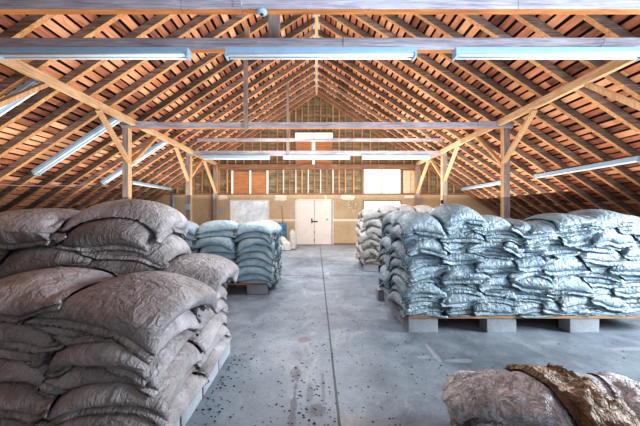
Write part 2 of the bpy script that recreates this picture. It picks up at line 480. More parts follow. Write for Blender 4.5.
def crumpled(G, amount, flap=2):
    """push creases into the upper sheet of a settled bag"""
    from mathutils import noise as mn
    _, nu, nv, _ = G.shape
    gu = np.gradient(G, axis=1); gv = np.gradient(G, axis=2)
    nm = np.cross(gu, gv); nm /= np.linalg.norm(nm, axis=-1, keepdims=True) + 1e-9
    G = G.copy()
    for a in range(flap + 1, nu - flap - 1):
        for b_ in range(1, nv - 1):
            p = Vector(G[0, a, b_].tolist())
            q = p + Vector((mn.noise(p * 4), mn.noise(p * 4 + Vector((9, 2, 5))), 0)) * .12
            n1 = abs(mn.noise(q * 5 + Vector((3, 1, 7)))) + .55 * abs(mn.noise(q * 11)) + .3 * abs(mn.noise(q * 24))
            G[0, a, b_] += nm[0, a, b_] * amount * max(-.1, .55 - n1)
    return G

def sack_object(G, mat, label, group, parts=True, flap=2, name='sack'):
    """G: (2, nu, nv, 3) settled bag in world space -> body mesh and its two sealed ends"""
    _, nu, nv, _ = G.shape
    org = np.array([G[..., 0].mean(), G[..., 1].mean(), G[..., 2].min()])
    L = G - org
    def grid(u0, u1, open_end):
        vs, fs, idx, bc = [], [], {}, []
        for s in (0, 1):
            for a in range(u0, u1):
                for b_ in range(nv):
                    rim = b_ in (0, nv - 1) or (a in (0, nu - 1) if open_end else a in (u0, u1 - 1))
                    if s == 1 and rim: idx[s, a, b_] = idx[0, a, b_]; continue
                    idx[s, a, b_] = len(vs)
                    p = L[s, a, b_]
                    bc.extend((a / (nu - 1) - .5, b_ / (nv - 1) - .5, s * 1.0))
                    vs.append((float(p[0]), float(p[1]), float(p[2]) - (.003 if (s == 1 and open_end) else 0)))
        for a in range(u0, u1 - 1):
            for b_ in range(nv - 1):
                q = (idx[0, a, b_], idx[0, a + 1, b_], idx[0, a + 1, b_ + 1], idx[0, a, b_ + 1])
                w = (idx[1, a, b_], idx[1, a, b_ + 1], idx[1, a + 1, b_ + 1], idx[1, a + 1, b_])
                fs.append(q)
                if set(w) != set(q): fs.append(w)
        m = MB().add(vs, fs, 0, True); m.bc = bc
        return m
    def make(m, nm, par=None):
        ob = m.build(nm, mat, par)
        at = ob.data.attributes.new('bag', 'FLOAT_VECTOR', 'POINT'); at.data.foreach_set('vector', m.bc)
        return ob
    if parts:
        o = empty(name)
        make(grid(flap, nu - flap, False), 'sack_body', o)
        for e in (grid(0, flap + 1, True), grid(nu - flap - 1, nu, True)): make(e, 'sealed_end', o)
    else: o = make(grid(0, nu, False), name)
    o.location = org.tolist()
    return tag(o, label, 'sack', group)

def build_pile(pile, entries, group, seed, parts=True, **kw):
    """entries: (layer, turn, bag, material, label); bags of one layer and turn settle together"""
    for key in sorted({(e[0], e[1]) for e in entries}):
        es = [e for e in entries if (e[0], e[1]) == key]
        P = settle(pile, [e[2] for e in es], seed=seed + key[0] * 10 + key[1], **kw)
        for e, G in zip(es, P): sack_object(G, e[3], e[4], group, parts)

R = lambda d: math.radians(d)
J = lambda a: random.uniform(-a, a)

def build_deck(name, x0, x1, y0, y1, blocks, label, blabel, planks_along='x'):
    """plank deck lying on loose concrete blocks"""
    m = MB()
    n = max(2, round((y1 - y0) / .14))
    for k in range(n):
        a = y0 + (y1 - y0) * k / n
        m.box(x0 + J(.02), x1 + J(.02), a + .004, a + (y1 - y0) / n - .004, .192, .222)
    tag(m.build(name, M['deck'], None, .003, ((x0 + x1) / 2, (y0 + y1) / 2, .192)), label, 'deck')
    for k, (bx, by, rz, lab) in enumerate(blocks):
        b = MB()
        b.box(-.195, .195, -.095, .095, 0, .19)
        o = b.build('concrete_block', M['block'], None, .006)
        o.location = (bx, by, 0); o.rotation_euler = (0, 0, R(rz))
        tag(o, lab, 'block', blabel)

# ------------------------------------------------------------------ setting
D_WALL, D_B4, D_B3, D_B2, D_B1 = 15.5, 12.42, 8.5, 4.42, 3.54
ZR, PITCH, EAVE = 7.755, .66, 10.6      # underside of the rafters at the ridge, slope, half width
def W(px, py, d=D_WALL):
    return ((px - 316.5) * d / FPX, CAMZ + (214 - py) * d / FPX)
def roof_z(x): return ZR - PITCH * abs(x)

o = MB().box(-EAVE, EAVE, -2.5, D_WALL, -.1, 0).build('floor', M['floor']); tag(o, kind='structure')
for s, nm in ((-1, 'wall_left'), (1, 'wall_right')):
    a, b = sorted((s * EAVE, s * (EAVE + .12)))
    tag(MB().box(a, b, -2.5, D_WALL, 0, roof_z(EAVE) + .35).build(nm, M['sheathing']), kind='structure')

tag(MB().box(-EAVE, -.35, -1.12, -1.0, 0, 4.2).build('back_light_blocker', M['drywall']), kind='structure')  # unseen partial wall, added to block light from behind on the left

# roof boards, one mesh, with dark shingles above
def build_ceiling():
    m = MB(); tints = []
    sl = math.hypot(1, PITCH); cx, cz = 1 / sl, -PITCH / sl          # down the slope
    nx, nz = PITCH / sl, 1 / sl                                       # outward normal
    lift = .165
    for s in (-1, 1):
        t = .05
        while t < (EAVE + .2) * sl:
            w = random.uniform(.13, .165)
            y = -1.5 + random.uniform(-1, 0)
            while y < D_WALL + .3:
                ln = random.uniform(1.8, 4.6); y1 = min(y + ln, D_WALL + .35)
                vs = []
                tw = J(.006)
                for (tt, hh) in ((t, 0), (t + w, 0), (t + w, .022), (t, .022)):
                    for yy in (y, y1 - .004):
                        px, pz = tt * cx + nx * (lift + hh + tw), ZR + tt * cz + nz * (lift + hh + tw)
                        vs.append((s * px, yy, pz))
                fs = [(0, 1, 3, 2), (2, 3, 5, 4), (4, 5, 7, 6), (6, 7, 1, 0), (0, 2, 4, 6), (1, 7, 5, 3)]
                if s < 0: fs = [tuple(reversed(f)) for f in fs]
                m.add(vs, fs, 0)
                tints += [random.random()] * 6
                y = y1
            t += w + random.uniform(.045, .07)
        L = (EAVE + .3) * sl
        vs = []
        for tt, yy in ((0, -2), (L, -2), (L, D_WALL + .4), (0, D_WALL + .4)):
            vs.append((s * (tt * cx + nx * (lift + .06)), yy, ZR + tt * cz + nz * (lift + .06)))
        m.add(vs, [(0, 1, 2, 3)], 1); tints += [0]
    o = m.build('ceiling', [M['roofboards'], M['void']])
    a = o.data.attributes.new('tint', 'FLOAT', 'FACE'); a.data.foreach_set('value', tints)
    tag(o, kind='structure')
build_ceiling()

# ridge board
tag(MB().box(-.055, .055, -1.5, D_WALL, ZR - .06, ZR + .2).build('ridge_beam', M['new_wood_y']),
    'long brown ridge board along the peak of the roof', 'beam')

# rafters
def rafter_mesh(s, th=.095, dep=.18):
    vs = []
    for y in (-th / 2, th / 2):
        for x, up in ((.056, 0), (EAVE, 0), (EAVE, dep), (.056, dep)):
            vs.append((s * x, y, -PITCH * x + up))
    fs = [(0, 1, 2, 3), (7, 6, 5, 4), (0, 4, 5, 1), (1, 5, 6, 2), (2, 6, 7, 3), (3, 7, 4, 0)]
    if s < 0: fs = [tuple(reversed(f)) for f in fs]
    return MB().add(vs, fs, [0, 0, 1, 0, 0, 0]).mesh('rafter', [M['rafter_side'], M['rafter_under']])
ys = [4.97 + .665 * k for k in range(-3, 16)]
ys = [y for y in ys if y < D_WALL - .2]
for s, side in ((-1, 'roof slope over the grey sacks'), (1, 'roof slope over the long blue sack wall')):
    me = rafter_mesh(s)
    for k, y in enumerate(reversed(ys)):
        o = bpy.data.objects.new('rafter', me); COL.objects.link(o)
        o.location = (0, y + J(.03), ZR + J(.008))
        tag(o, f'{ORD[k + 1]} wooden rafter out from the gable wall, {side}', 'rafter', 'rafters of the ' + side)

# gable wall
wall = empty('wall_far', (0, D_WALL, 0)); tag(wall, kind='structure')
def wpart(mb, name, mat, bevel=0):
    mb.v = [(p[0], p[1] - D_WALL, p[2]) for p in mb.v]
    return mb.build(name, mat, wall, bevel)
zs = W(0, 194.5)[1]
m = MB(); m.add([(-EAVE, D_WALL + .16, zs), (EAVE, D_WALL + .16, zs), (EAVE, D_WALL + .16, max(zs, roof_z(EAVE))), (0, D_WALL + .16, ZR + .25), (-EAVE, D_WALL + .16, max(zs, roof_z(EAVE)))], [(0, 1, 2, 3, 4)])
wpart(m, 'sheathing', M['sheathing'])
zl = roof_z(EAVE) + .3
xk = (ZR + .3 - zs) / PITCH
m = MB(); m.add([(-EAVE, D_WALL, 0), (EAVE, D_WALL, 0), (EAVE, D_WALL, zl), (xk, D_WALL, zs), (-xk, D_WALL, zs), (-EAVE, D_WALL, zl)], [(0, 1, 2, 3, 4, 5)])
wpart(m, 'drywall', M['drywall'])
# openings in the framed part: (x0,x1,z0,z1) that studs must avoid
wx = lambda px: W(px, 0)[0]
wz = lambda py: W(0, py)[1]
holes = [(wx(363), wx(401), wz(194), wz(168)), (wx(231), wx(269), wz(194), wz(170)), (wx(295), wx(333), wz(166), wz(131))]
zp0, zp1 = wz(169.5), wz(164.5)
k = 0
px = 152.0
while px < 482:
    x = wx(px)
    zt = roof_z(x) - .02
    for (a, b) in ((zs + .06, zp0), (zp1, zt)):
        b = min(b, zt)
        segs = [(a, b)]
        for h in holes:
            if h[0] - .03 < x < h[1] + .03:
                segs = [q for (c, d) in segs for q in ((c, min(d, h[2])), (max(c, h[3]), d)) if q[1] - q[0] > .15]
        for (c, d) in segs:
            if d - c < .12: continue
            pale = 270 < px < 340 and d <= zp0 + .01 and k % 2 == 0
            wpart(MB().box(x - .032, x + .032, D_WALL - .0, D_WALL + .14, c, d), 'stud', M['stud_pale'] if pale else M['stud'])
    k += 1
    px += 8.35 if not (270 < px < 340) else 6.2
# plates
wpart(MB().box(wx(205), wx(430), D_WALL - .09, D_WALL + .1, zp0, zp1), 'wall_plate', [M['plate']])
wpart(MB().box(-xk + .4, xk - .4, D_WALL - .03, D_WALL + .13, zs - .02, zs + .07), 'sill_plate', [M['plate']])
# end rafters lying on the gable
for s in (-1, 1):
    m = MB()
    vs = []
    for y in (D_WALL - .16, D_WALL - .06):
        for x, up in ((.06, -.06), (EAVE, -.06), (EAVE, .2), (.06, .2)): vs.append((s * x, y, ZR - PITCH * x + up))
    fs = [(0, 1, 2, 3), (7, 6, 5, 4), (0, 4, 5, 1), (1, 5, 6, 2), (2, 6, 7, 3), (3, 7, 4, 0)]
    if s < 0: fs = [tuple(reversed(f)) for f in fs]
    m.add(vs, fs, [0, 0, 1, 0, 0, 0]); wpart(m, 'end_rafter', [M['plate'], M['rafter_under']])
# filler patches, tape seam and chalk marks on the drywall
def blob_plane(cx, cz, rx, rz, n=18, y=D_WALL - .004, seed=0):
    rr = random.Random(seed)
    pts = []
    for k in range(n):
        t = 2 * math.pi * k / n
        q = 1 + rr.uniform(-.18, .18)
        c, s_ = math.cos(t), math.sin(t)
        pts.append((cx + rx * q * math.copysign(abs(c) ** .6, c), y, cz + rz * q * math.copysign(abs(s_) ** .6, s_)))
    return MB().add(pts, [tuple(range(n))])
for k, (px, py, rx, ry) in enumerate(((221, 197.2, 6, 2.3), (280.5, 198, 6, 3), (347.5, 197.4, 6.5, 2.6), (410, 196.6, 6, 1.6), (325.5, 197, 1.2, 2.2))):
    x, z = W(px, py)
    wpart(blob_plane(x, z, rx * .0517, ry * .0517, seed=k), 'filler_patch', M['patch'])
for a, b in ((268, 295.5), (333.5, 363)):
    wpart(MB().box(wx(a), wx(b), D_WALL - .006, D_WALL, wz(221.3), wz(219)), 'tape_seam', M['patch'])
def stroke(pts):
    wpart(MB().tube([(W(a, b)[0], D_WALL - .008, W(a, b)[1]) for a, b in pts], .018, 5), 'chalk_mark', M['patch'])
for pts in (((348, 202), (348, 207.5)), ((348, 202), (350.5, 202.3), (350.5, 204.5), (348, 205)), ((348, 207.6), (351, 207.8)),
            ((351.6, 207.5), (353, 203.6), (354, 207.5)), ((354.6, 204.2), (357, 204.2)), ((355.6, 204), (355.4, 207.6)),
            ((352, 209.4), (353.6, 212.8), (355.4, 209.2)), ((353.4, 212.6), (353.6, 214.8))): stroke(pts)
# pale notice panel on the drywall
o = wpart(MB().box(wx(212), wx(222.5), D_WALL - .03, D_WALL, wz(213), wz(208.8)), 'notice_panel', M['white_metal']); tag(o, 'small pale panel')
o = wpart(MB().tube([(wx(173.5), D_WALL - .06, wz(a)) for a in (195, 205, 218)], .06, 10), 'vent_pipe', M['white_metal']); tag(o, 'white pipe')
# plywood panels in the framing
m = MB()
for a, b in ((233, 249.6), (251.2, 267)): m.box(wx(a), wx(b), D_WALL + .02, D_WALL + .05, wz(193.5), wz(171.5))
wpart(m, 'plywood_panel', M['ply'])
m = MB()
for a in (232.4, 250.4, 267.6): m.box(wx(a) - .05, wx(a) + .05, D_WALL - .05, D_WALL + .06, wz(194), wz(170.5))
wpart(m, 'panel_frame', M['white_frame'])
# boards beside the bright window
m = MB()
for a, b in ((403, 410.6), (411, 418.4)): m.box(wx(a), wx(b), D_WALL - .005, D_WALL + .03, wz(193.5), wz(170.5))
wpart(m, 'pale_panel', M['pale_board'])

def glow(name, col, st):
    t = NT(name); t.set(Base_Color=(.8, .8, .8), Roughness=.2)
    t.p.inputs['Emission Color'].default_value = (*col, 1); t.p.inputs['Emission Strength'].default_value = st
    return t.mat
M['daylight'] = glow('daylit frosted glass', (1, .98, .94), 1.2)
def hazy():
    t = NT('hazy plastic glazing')
    co = t.coords(); n = t.noise(co, 2.4, 6, .7, .6)
    c = t.ramp(n, [(.35, c8(190, 198, 206)), (.5, c8(208, 214, 220)), (.64, c8(234, 238, 240))])
    t.p.inputs['Emission Strength'].default_value = .25
    t.link(c, t.p.inputs['Emission Color'])
    return t.set(Base_Color=c, Roughness=.3)
M['hazy'] = hazy()
def window(name, x0, x1, y0, y1, mat, mullions, fw=.06, fm='dull_frame'):
    w = empty(name, ((wx(x0) + wx(x1)) / 2, D_WALL, wz(y1))); tag(w, kind='structure')
    X0, X1, Z0, Z1 = wx(x0) - w.location.x, wx(x1) - w.location.x, 0, wz(y0) - wz(y1)
    m = MB()
    m.box(X0 - fw, X0, -.05, .05, Z0 - fw, Z1 + fw); m.box(X1, X1 + fw, -.05, .05, Z0 - fw, Z1 + fw)
    m.box(X0, X1, -.05, .05, Z1, Z1 + fw); m.box(X0, X1, -.05, .05, Z0 - fw, Z0)
    m.build('window_frame', M[fm], w)
    xs = [X0] + [wx(q) - w.location.x for q in mullions] + [X1]
    for q in xs[1:-1]: MB().box(q - .022, q + .022, -.045, .02, Z0, Z1).build('mullion', M[fm], w)
    for a, b in zip(xs, xs[1:]): MB().box(a, b, -.012, -.004, Z0, Z1).build('pane', mat, w)
    return w
window('window_1', 364, 400, 169.5, 193.5, M['daylight'], (381.5,))
window('window_2', 364, 400, 201.5, 216, M['daylight'], ())
window('window_3', 231, 268, 201, 224, M['hazy'], (), .06, 'white_frame')
w4 = window('window_4', 295.5, 332.5, 133, 138.6, M['daylight'], (314,), .04)
m = MB()
for a, b in ((295.5, 311.8), (315.2, 332.5)): m.box(wx(a), wx(b), D_WALL + .02, D_WALL + .05, wz(165), wz(140.5))
wpart(m, 'plywood_panel', M['ply'])
wpart(MB().box(wx(312), wx(315), D_WALL + .0, D_WALL + .03, wz(150), wz(141)), 'light_slit', M['daylight'])
wpart(MB().box(wx(312.4), wx(314.6), D_WALL + .0, D_WALL + .03, wz(165), wz(159)), 'light_slit', M['daylight'])

# double door
dr = empty('door_1', (wx(314), D_WALL, 0)); tag(dr, kind='structure')
for a, b in ((296.2, 314.2), (314.6, 331.6)):
    m = MB().box(wx(a) - dr.location.x, wx(b) - dr.location.x, -.05, -.005, .01, wz(200.4))
    m.build('door_leaf', M['door_paint'], dr, .006)
m = MB()
for a, b in ((295, 296), (332.3, 333.4)): m.box(wx(a) - dr.location.x, wx(b) - dr.location.x, -.04, 0, 0, wz(199.3))
m.box(wx(295) - dr.location.x, wx(333.4) - dr.location.x, -.04, 0, wz(200.2), wz(199.2))
m.build('door_frame', M['white_frame'], dr)
zh = wz(221.5)
m = MB().box(-.1, .19, -.075, -.05, zh - .03, zh + .03); m.box(-.14, -.08, -.085, -.05, zh - .08, zh + .16)
m.build('hasp', M['dark_metal'], dr)
for zz in (wz(240), wz(232)): MB().box(.0, .03, -.07, -.05, zz - .06, zz + .06).build('bolt', M['dark_metal'], dr)
o = MB().lathe([(.0, 0), (.04, 0), (.05, .03), (.03, .06), (0, .065)], 14, (0, 0, 0), 0, Matrix.Translation((wx(327.3) - dr.location.x, -.05, wz(219.3))) @ Matrix.Rotation(R(90), 4, 'X')).build('door_knob', M['white_metal'], dr)
tag(MB().box(wx(331.7), wx(332.2), D_WALL - .03, D_WALL, 0, wz(200.3)).build('door_shadow_1', M['dark_metal']), kind='structure')  # dark strip painted in as the shadow along the door edge
m = MB()
m.box(-EAVE, wx(295), D_WALL - .02, D_WALL, 0, .07); m.box(wx(333.4), EAVE, D_WALL - .02, D_WALL, 0, .07)
tag(m.build('baseboard_far', M['plate']), kind='structure')

# ------------------------------------------------------------------ timber frame
PX, POSTX = 5.15, 5.37            # purlin and post offsets
ZB = CAMZ + 2.42                  # underside of the tie beams
def beam(name, x0, x1, d, h, z, label, th=.12, group='tie beams across the loft', mats=None, joints=()):
    m = MB()
    xs = [x0] + list(joints) + [x1]
    for a, b in zip(xs, xs[1:]):
        e = J(.006)
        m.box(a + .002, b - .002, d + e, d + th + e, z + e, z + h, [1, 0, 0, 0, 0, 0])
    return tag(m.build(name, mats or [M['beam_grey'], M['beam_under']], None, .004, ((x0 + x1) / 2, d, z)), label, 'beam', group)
X_ = lambda px, d: (px - 316.5) * d / FPX
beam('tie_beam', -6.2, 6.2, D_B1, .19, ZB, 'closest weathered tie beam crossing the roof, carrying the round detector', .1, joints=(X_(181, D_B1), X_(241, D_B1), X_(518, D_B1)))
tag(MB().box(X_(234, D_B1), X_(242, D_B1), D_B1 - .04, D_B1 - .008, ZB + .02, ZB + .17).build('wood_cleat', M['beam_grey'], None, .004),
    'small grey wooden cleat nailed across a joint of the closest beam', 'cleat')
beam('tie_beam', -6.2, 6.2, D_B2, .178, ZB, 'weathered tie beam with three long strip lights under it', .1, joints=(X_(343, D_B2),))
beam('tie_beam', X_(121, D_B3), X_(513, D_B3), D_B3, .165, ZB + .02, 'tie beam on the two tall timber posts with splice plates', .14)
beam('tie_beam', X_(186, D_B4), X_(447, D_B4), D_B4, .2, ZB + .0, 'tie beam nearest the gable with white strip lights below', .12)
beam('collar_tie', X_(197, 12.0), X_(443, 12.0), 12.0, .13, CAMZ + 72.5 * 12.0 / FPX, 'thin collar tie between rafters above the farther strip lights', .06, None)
for a, b in ((121, 157), (478, 513)):
    tag(MB().box(X_(a, D_B3), X_(b, D_B3), D_B3 - .05, D_B3 - .004, ZB + .06, ZB + .2).build('splice_plate', M['beam_grey'], None, .004),
        'short grey splice plank nailed to the beam end over the ' + ('grey sacks' if a < 300 else 'blue sack wall'), 'plank')

def post(x, d, label, z1=None, w=.17, mats=None, grp='roof posts'):
    m = MB().box(x - w / 2, x + w / 2, d, d + w, 0, z1 or ZB)
    m.m = [0, 0, 0, 1, 1, 1]  # side faces get a warmer timber tone, standing in for light on them
    return tag(m.build('roof_post', mats or [M['grey_wood_z'], M['tan_wood_z']], None, .005, (x, d, 0)), label, 'post', grp)
for s, nm in ((-1, 'rising behind the grey sack pile'), (1, 'rising behind the long blue sack wall')):
    post(s * POSTX, D_B2, 'timber post under the beam with three strip lights, ' + nm)
    post(s * (5.42 if s < 0 else 5.4), D_B3, 'tall timber post ' + nm, ZB + .02)
    post(s * 5.32, D_B4, 'slim far timber post ' + ('with a white box on its face' if s < 0 else 'above the white sack pile'), ZB, .2)
    post(s * 5.15, D_WALL - .3, 'short grey post against the gable wall, ' + ('near the hazy window' if s < 0 else 'near the bright window'), ZB + .05, .2)
    pz = CAMZ + 2.48
    tag(MB().box(s * PX - .05, s * PX + .05, -1, D_WALL - .02, pz, pz + .17).build('purlin', M['new_wood_y'], None, .004),
        'long purlin under the roof slope over the ' + ('grey sacks' if s < 0 else 'blue sack wall'), 'purlin', None)
    def brace(d, dirn, nm2, run=1.4, drop=1.02, x=None):
        a = (s * (PX + .02), d + dirn * run, pz - .01); b = (s * (POSTX - .04), d + .09 + dirn * .05, pz - drop)
        m = MB().bar(a, b, .075, .12, 0, (1, 0, 0))
        tag(m.build('knee_brace', M['tan_wood_z'], None, .004, b), nm2, 'brace', 'knee braces from posts to purlins')
    side = 'grey sack pile' if s < 0 else 'blue sack wall'
    brace(D_B2, 1, f'slanting brace above the {side}, under the three strip lights', 1.3)
    brace(D_B3, -1, f'slanting brace on the near face of the tall post behind {side}')
    brace(D_B3, 1, f'slanting brace on the far face of the tall post behind {side}', 1.15)
    brace(D_B4, -1, f'slanting brace before the slim far post behind {side}', 1.4, 1.1)
    brace(D_B4, 1, f'slanting brace beyond the slim far post behind {side}', 1.15)
    a = (s * 5.2, D_WALL - 1.6, pz); b = (s * 5.1, D_WALL - .3, pz - 1.4)
    tag(MB().bar(a, b, .1, .12, 0, (1, 0, 0)).build('knee_brace', M['tan_wood_z'], None, .004, b), f'stout brace against the short wall post on the {side} flank', 'brace', 'knee braces from posts to purlins')
# hangers
def hanger(px, d, w, z0, z1, label, mat='grey_wood_z', dz=0):
    x = X_(px, d)
    tag(MB().box(x - w / 2, x + w / 2, d + dz, d + dz + .05, z0, z1).build('hanger_post', M[mat], None, .003, (x, d, z0)), label, 'hanger')
hanger(273, D_B2, .175, ZB + .17, CAMZ + 3.1, 'wide grey hanger board above the middle strip light', dz=.1)
hanger(245.5, D_B2, .07, ZB + .17, CAMZ + 2.82, 'thin orange upright behind the beam beside the wide hanger', 'tan_wood_z', .1)
hanger(246, D_B3, .12, ZB - .02, CAMZ + 5.0, 'tall grey hanger from the roof to the tie beam on tall posts', dz=-.06)
hanger(287.8, D_B4, .1, ZB, CAMZ + 5.5, 'thin far hanger from the roof to the tie beam nearest the gable', 'grey_wood_z', -.06)

# ------------------------------------------------------------------ strip lights
def strip_light(a, b, label, w=.16, h=.07, tubes=True, group='long fluorescent strip lights', up=(0, 0, 1)):
    a, b = Vector(a), Vector(b)
    d = (b - a).normalized(); L = (b - a).length
    s = d.cross(Vector(up)).normalized(); u = s.cross(d)
    r = empty('strip_light', a); tag(r, label, 'light', group)
    Mx = Matrix((( d.x, s.x, u.x), (d.y, s.y, u.y), (d.z, s.z, u.z)))
    r.rotation_euler = Mx.to_euler()
    m = MB().box(0, L, -w / 2, w / 2, 0, h)
    # channel with sloped sides
    m.add([(0, -w / 2, 0), (L, -w / 2, 0), (L, -w * .25, -.03), (0, -w * .25, -.03), (0, w / 2, 0), (L, w / 2, 0), (L, w * .25, -.03), (0, w * .25, -.03)],
          [(0, 1, 2, 3), (5, 4, 7, 6), (3, 2, 6, 7)])
    m.build('housing', M['white_metal'], r, .004)
    for q in (-1, 1):
        MB().tube([(.05, q * w * .33, -.038), (L / 2, q * w * .33, -.038), (L - .05, q * w * .33, -.038)], .02, 8).build('tube', M['tube'], r)
    for e in (0, L - .03): MB().box(e, e + .03, -w / 2 - .004, w / 2 + .004, -.065, .0).build('end_cap', M['white_metal'], r, .004)
    return r
yl = D_B2 - .03
zb = ZB - .1
for a, b, nm in ((0, 189.5, 'above the grey sacks'), (226, 415.5, 'over the aisle'), (454, 643, 'above the blue sack wall')):
    strip_light((X_(a, yl), yl, zb + .02), (X_(b, yl), yl, zb + .02), 'white twin tube strip light under the near beam, ' + nm, .13)
yl = D_B4 - .06
for a, b, nm in ((203, 270, 'before the plywood panels'), (283, 350, 'over the aisle'), (362, 430, 'before the bright window')):
    strip_light((X_(a, yl), yl, ZB - .11), (X_(b, yl), yl, ZB - .11), 'white strip light under the beam nearest the gable, ' + nm, .13, .1)
# along the rafters over the grey sacks
for d, nm in ((5.73, 'first'), (7.95, 'second'), (10.45, 'third')):
    x0 = -5.24; x1 = x0 - 2.2
    f = lambda x: roof_z(x) - .19
    strip_light((x1, d, f(x1)), (x0, d, f(x0)), f'{nm} strip light sloping along a rafter over the grey sacks, counted towards the gable', .2)
for s, d0, d1, nm in ((1, 6.75, 10.0, 'lower strip light running lengthwise above the blue sack wall'), (1, 11.7, 15.0, 'small far lengthwise strip light behind the blue sack wall'), (-1, 11.8, 15.0, 'small far lengthwise strip light behind the grey sacks')):
    x = s * 7.3
    strip_light((x, d0, roof_z(7.3) - .12), (x, d1, roof_z(7.3) - .12), nm, .13)
# smoke detector under the closest beam
q = empty('round_detector', (X_(262, D_B1 + .03), D_B1 + .03, ZB)); tag(q, 'small round white detector under the closest beam', 'detector')
MB().lathe([(0, 0), (.06, 0), (.062, -.02), (.05, -.04), (0, -.045)][::-1], 24).build('body', M['white_metal'], q)
MB().lathe([(0, -.045), (.02, -.045), (.018, -.055), (0, -.057)][::-1], 16).build('dark_grille', M['dark_metal'], q)
# cables
m = MB().tube([(X_(603, D_B2), D_B2 - .02, ZB + .15), (X_(602, D_B2), D_B2 - .05, ZB + .08), (X_(598, D_B2), D_B2 - .06, ZB + .02), (X_(595, D_B2), D_B2 - .03, ZB - .03)], .008, 6)
tag(m.build('light_cable', M['cable']), 'short grey cable drooping over the near beam to a strip light', 'cable')
pts = []
for k in range(13):
    t = k / 12
    pts.append((-7.6 + .45 * t, 5.2 + 4.2 * t, CAMZ + .72 + .2 * t - .12 * math.sin(math.pi * t)))
tag(MB().tube(pts, .008, 6).build('slack_wire', M['cable']), 'slack wire sagging under the roof above the grey sacks', 'wire')
q = tag(MB().box(-5.40, -5.22, D_B4 - .05, D_B4, CAMZ + .16, CAMZ + .42).build('switch_box', M['white_metal'], None, .008), 'white switch box on the slim far post', 'switch box')
tag(MB().box(5.13, 5.23, D_B4 - .05, D_B4, CAMZ + .42, CAMZ + .58).build('outlet_box', M['dark_metal'], None, .008), 'small dark outlet box on the slim post above white sacks', 'outlet box')

# ------------------------------------------------------------------ sack piles
U = random.uniform
def bag(cx, cy, rz, L, W_, T, z, lid=True, fill=.6, tilt=(0, 0), rough=.009):
    return dict(cx=cx, cy=cy, rz=rz, L=L, W=W_, vol=fill * L * W_ * T, T=T, z=z, lid=(z + T) if lid else None, tx=tilt[0], ty=tilt[1], rough=rough)

# -- the long blue wall of sacks beside the aisle
PX0, PY0, DECKZ = 1.2, 3.97, .222
blocks = []
for k, px in enumerate((422.5, 500.5, 583)):
    nm = ('under the aisle corner of the blue sack wall', 'second under the face of the blue sack wall', 'third under the face of the blue sack wall')[k]
    blocks.append((X_(px, 4.0), 4.07, 0, 'pale concrete block ' + nm))
for k, y in enumerate((4.39, 4.80, 5.21, 5.55)):
    blocks.append((1.31, y, 90 if k < 3 else 0, f'shaded concrete block under the blue wall, {ORD[k + 1]} behind its aisle corner'))
build_deck('pallet_deck', PX0 + .0, 4.75, 3.96, 5.66, blocks, 'rough plank deck under the long wall of blue sacks', 'concrete blocks under the blue sack wall')
shift = [U(-.13, .13) for _ in range(14)]
pile = Pile(.6, 5.4, 3.4, 6.3); pile.flat(PX0, 4.75, 3.96, 5.66, DECKZ)
ent = []
NL, T = 11, .124
for r_ in range(2):
    for c in range(7 if r_ == 0 else 2):
        for k in range(NL + (1 if (r_ == 0 and c in (1, 4, 5)) else 0)):
            top = k >= NL - 1
            x = PX0 + .285 + c * .485 + U(-.05, .05) + shift[k] * min(1, c / 2) + (-.03 if c == 0 else 0) + .006 * k * (c == 0); y = PY0 + .465 + r_ * .80 + U(-.05, .05)
            lab = (f'blue-grey sack in the long wall, {ORD[c + 1]} column from the aisle, {ORD[k + 1]} layer up' if r_ == 0 else
                   f'blue-grey sack behind the wall\'s aisle corner, {ORD[c + 1]} column inward, {ORD[k + 1]} layer up')
            bg_ = bag(x, y, 90 + U(-9, 9) + random.choice((0, 180)), U(.88, 1.0), U(.56, .68), T * (1.15 if top else 1), DECKZ + k * T, not top or k < NL - 1, U(.42, .56),
                      (U(-.05, .05) + (.06 if c == 0 else 0), U(-.04, .04) + (.05 if r_ == 0 else 0)))
            ent.append((k, (c + k) % 2 + 2 * r_, bg_, M['sack_blue'], lab))
build_pile(pile, ent, 'blue-grey sacks of the long wall', 100)

# -- white sack pile by the far end of the aisle
QX0, QY0 = 1.36, 8.2
blk = [(1.5, 8.32, 0, 'block under the aisle corner of the white sack pile'), (1.46, 9.5, 90, 'rear block under the white sack pile'), (3.0, 8.32, 0, 'block midway under the white sack pile')]
build_deck('pallet_deck', QX0, 4.1, QY0, 9.9, blk, 'plank deck under the white sack pile near the door', 'blocks under the white sack pile')
pile = Pile(.7, 4.8, 7.6, 10.6); pile.flat(QX0, 4.1, QY0, 9.9, DECKZ)
ent = []
for r_ in range(2):
    for c in range(5 if r_ == 0 else 1):
        for k in range(12):
            T = .136
            x = QX0 + .22 + c * .5 + U(-.06, .06) - (.05 if c == 0 else 0) * (k % 2); y = QY0 + .42 + r_ * .82 + U(-.05, .05)
            lab = (f'off-white sack in the far pile, {ORD[c + 1]} column from the aisle, {ORD[k + 1]} layer up' if r_ == 0 else
                   f'off-white sack at the far pile\'s rear, {ORD[k + 1]} layer up')
            ent.append((k, (c + k) % 2 + 2 * r_, bag(x, y, 90 + U(-10, 10), U(.88, .98), U(.56, .66), T, DECKZ + k * T, k < 11, U(.45, .58), (U(-.05, .05), U(-.04, .04))), M['sack_white'], lab))
build_pile(pile, ent, 'off-white sacks of the far pile', 300, False, nu=30, nv=20)

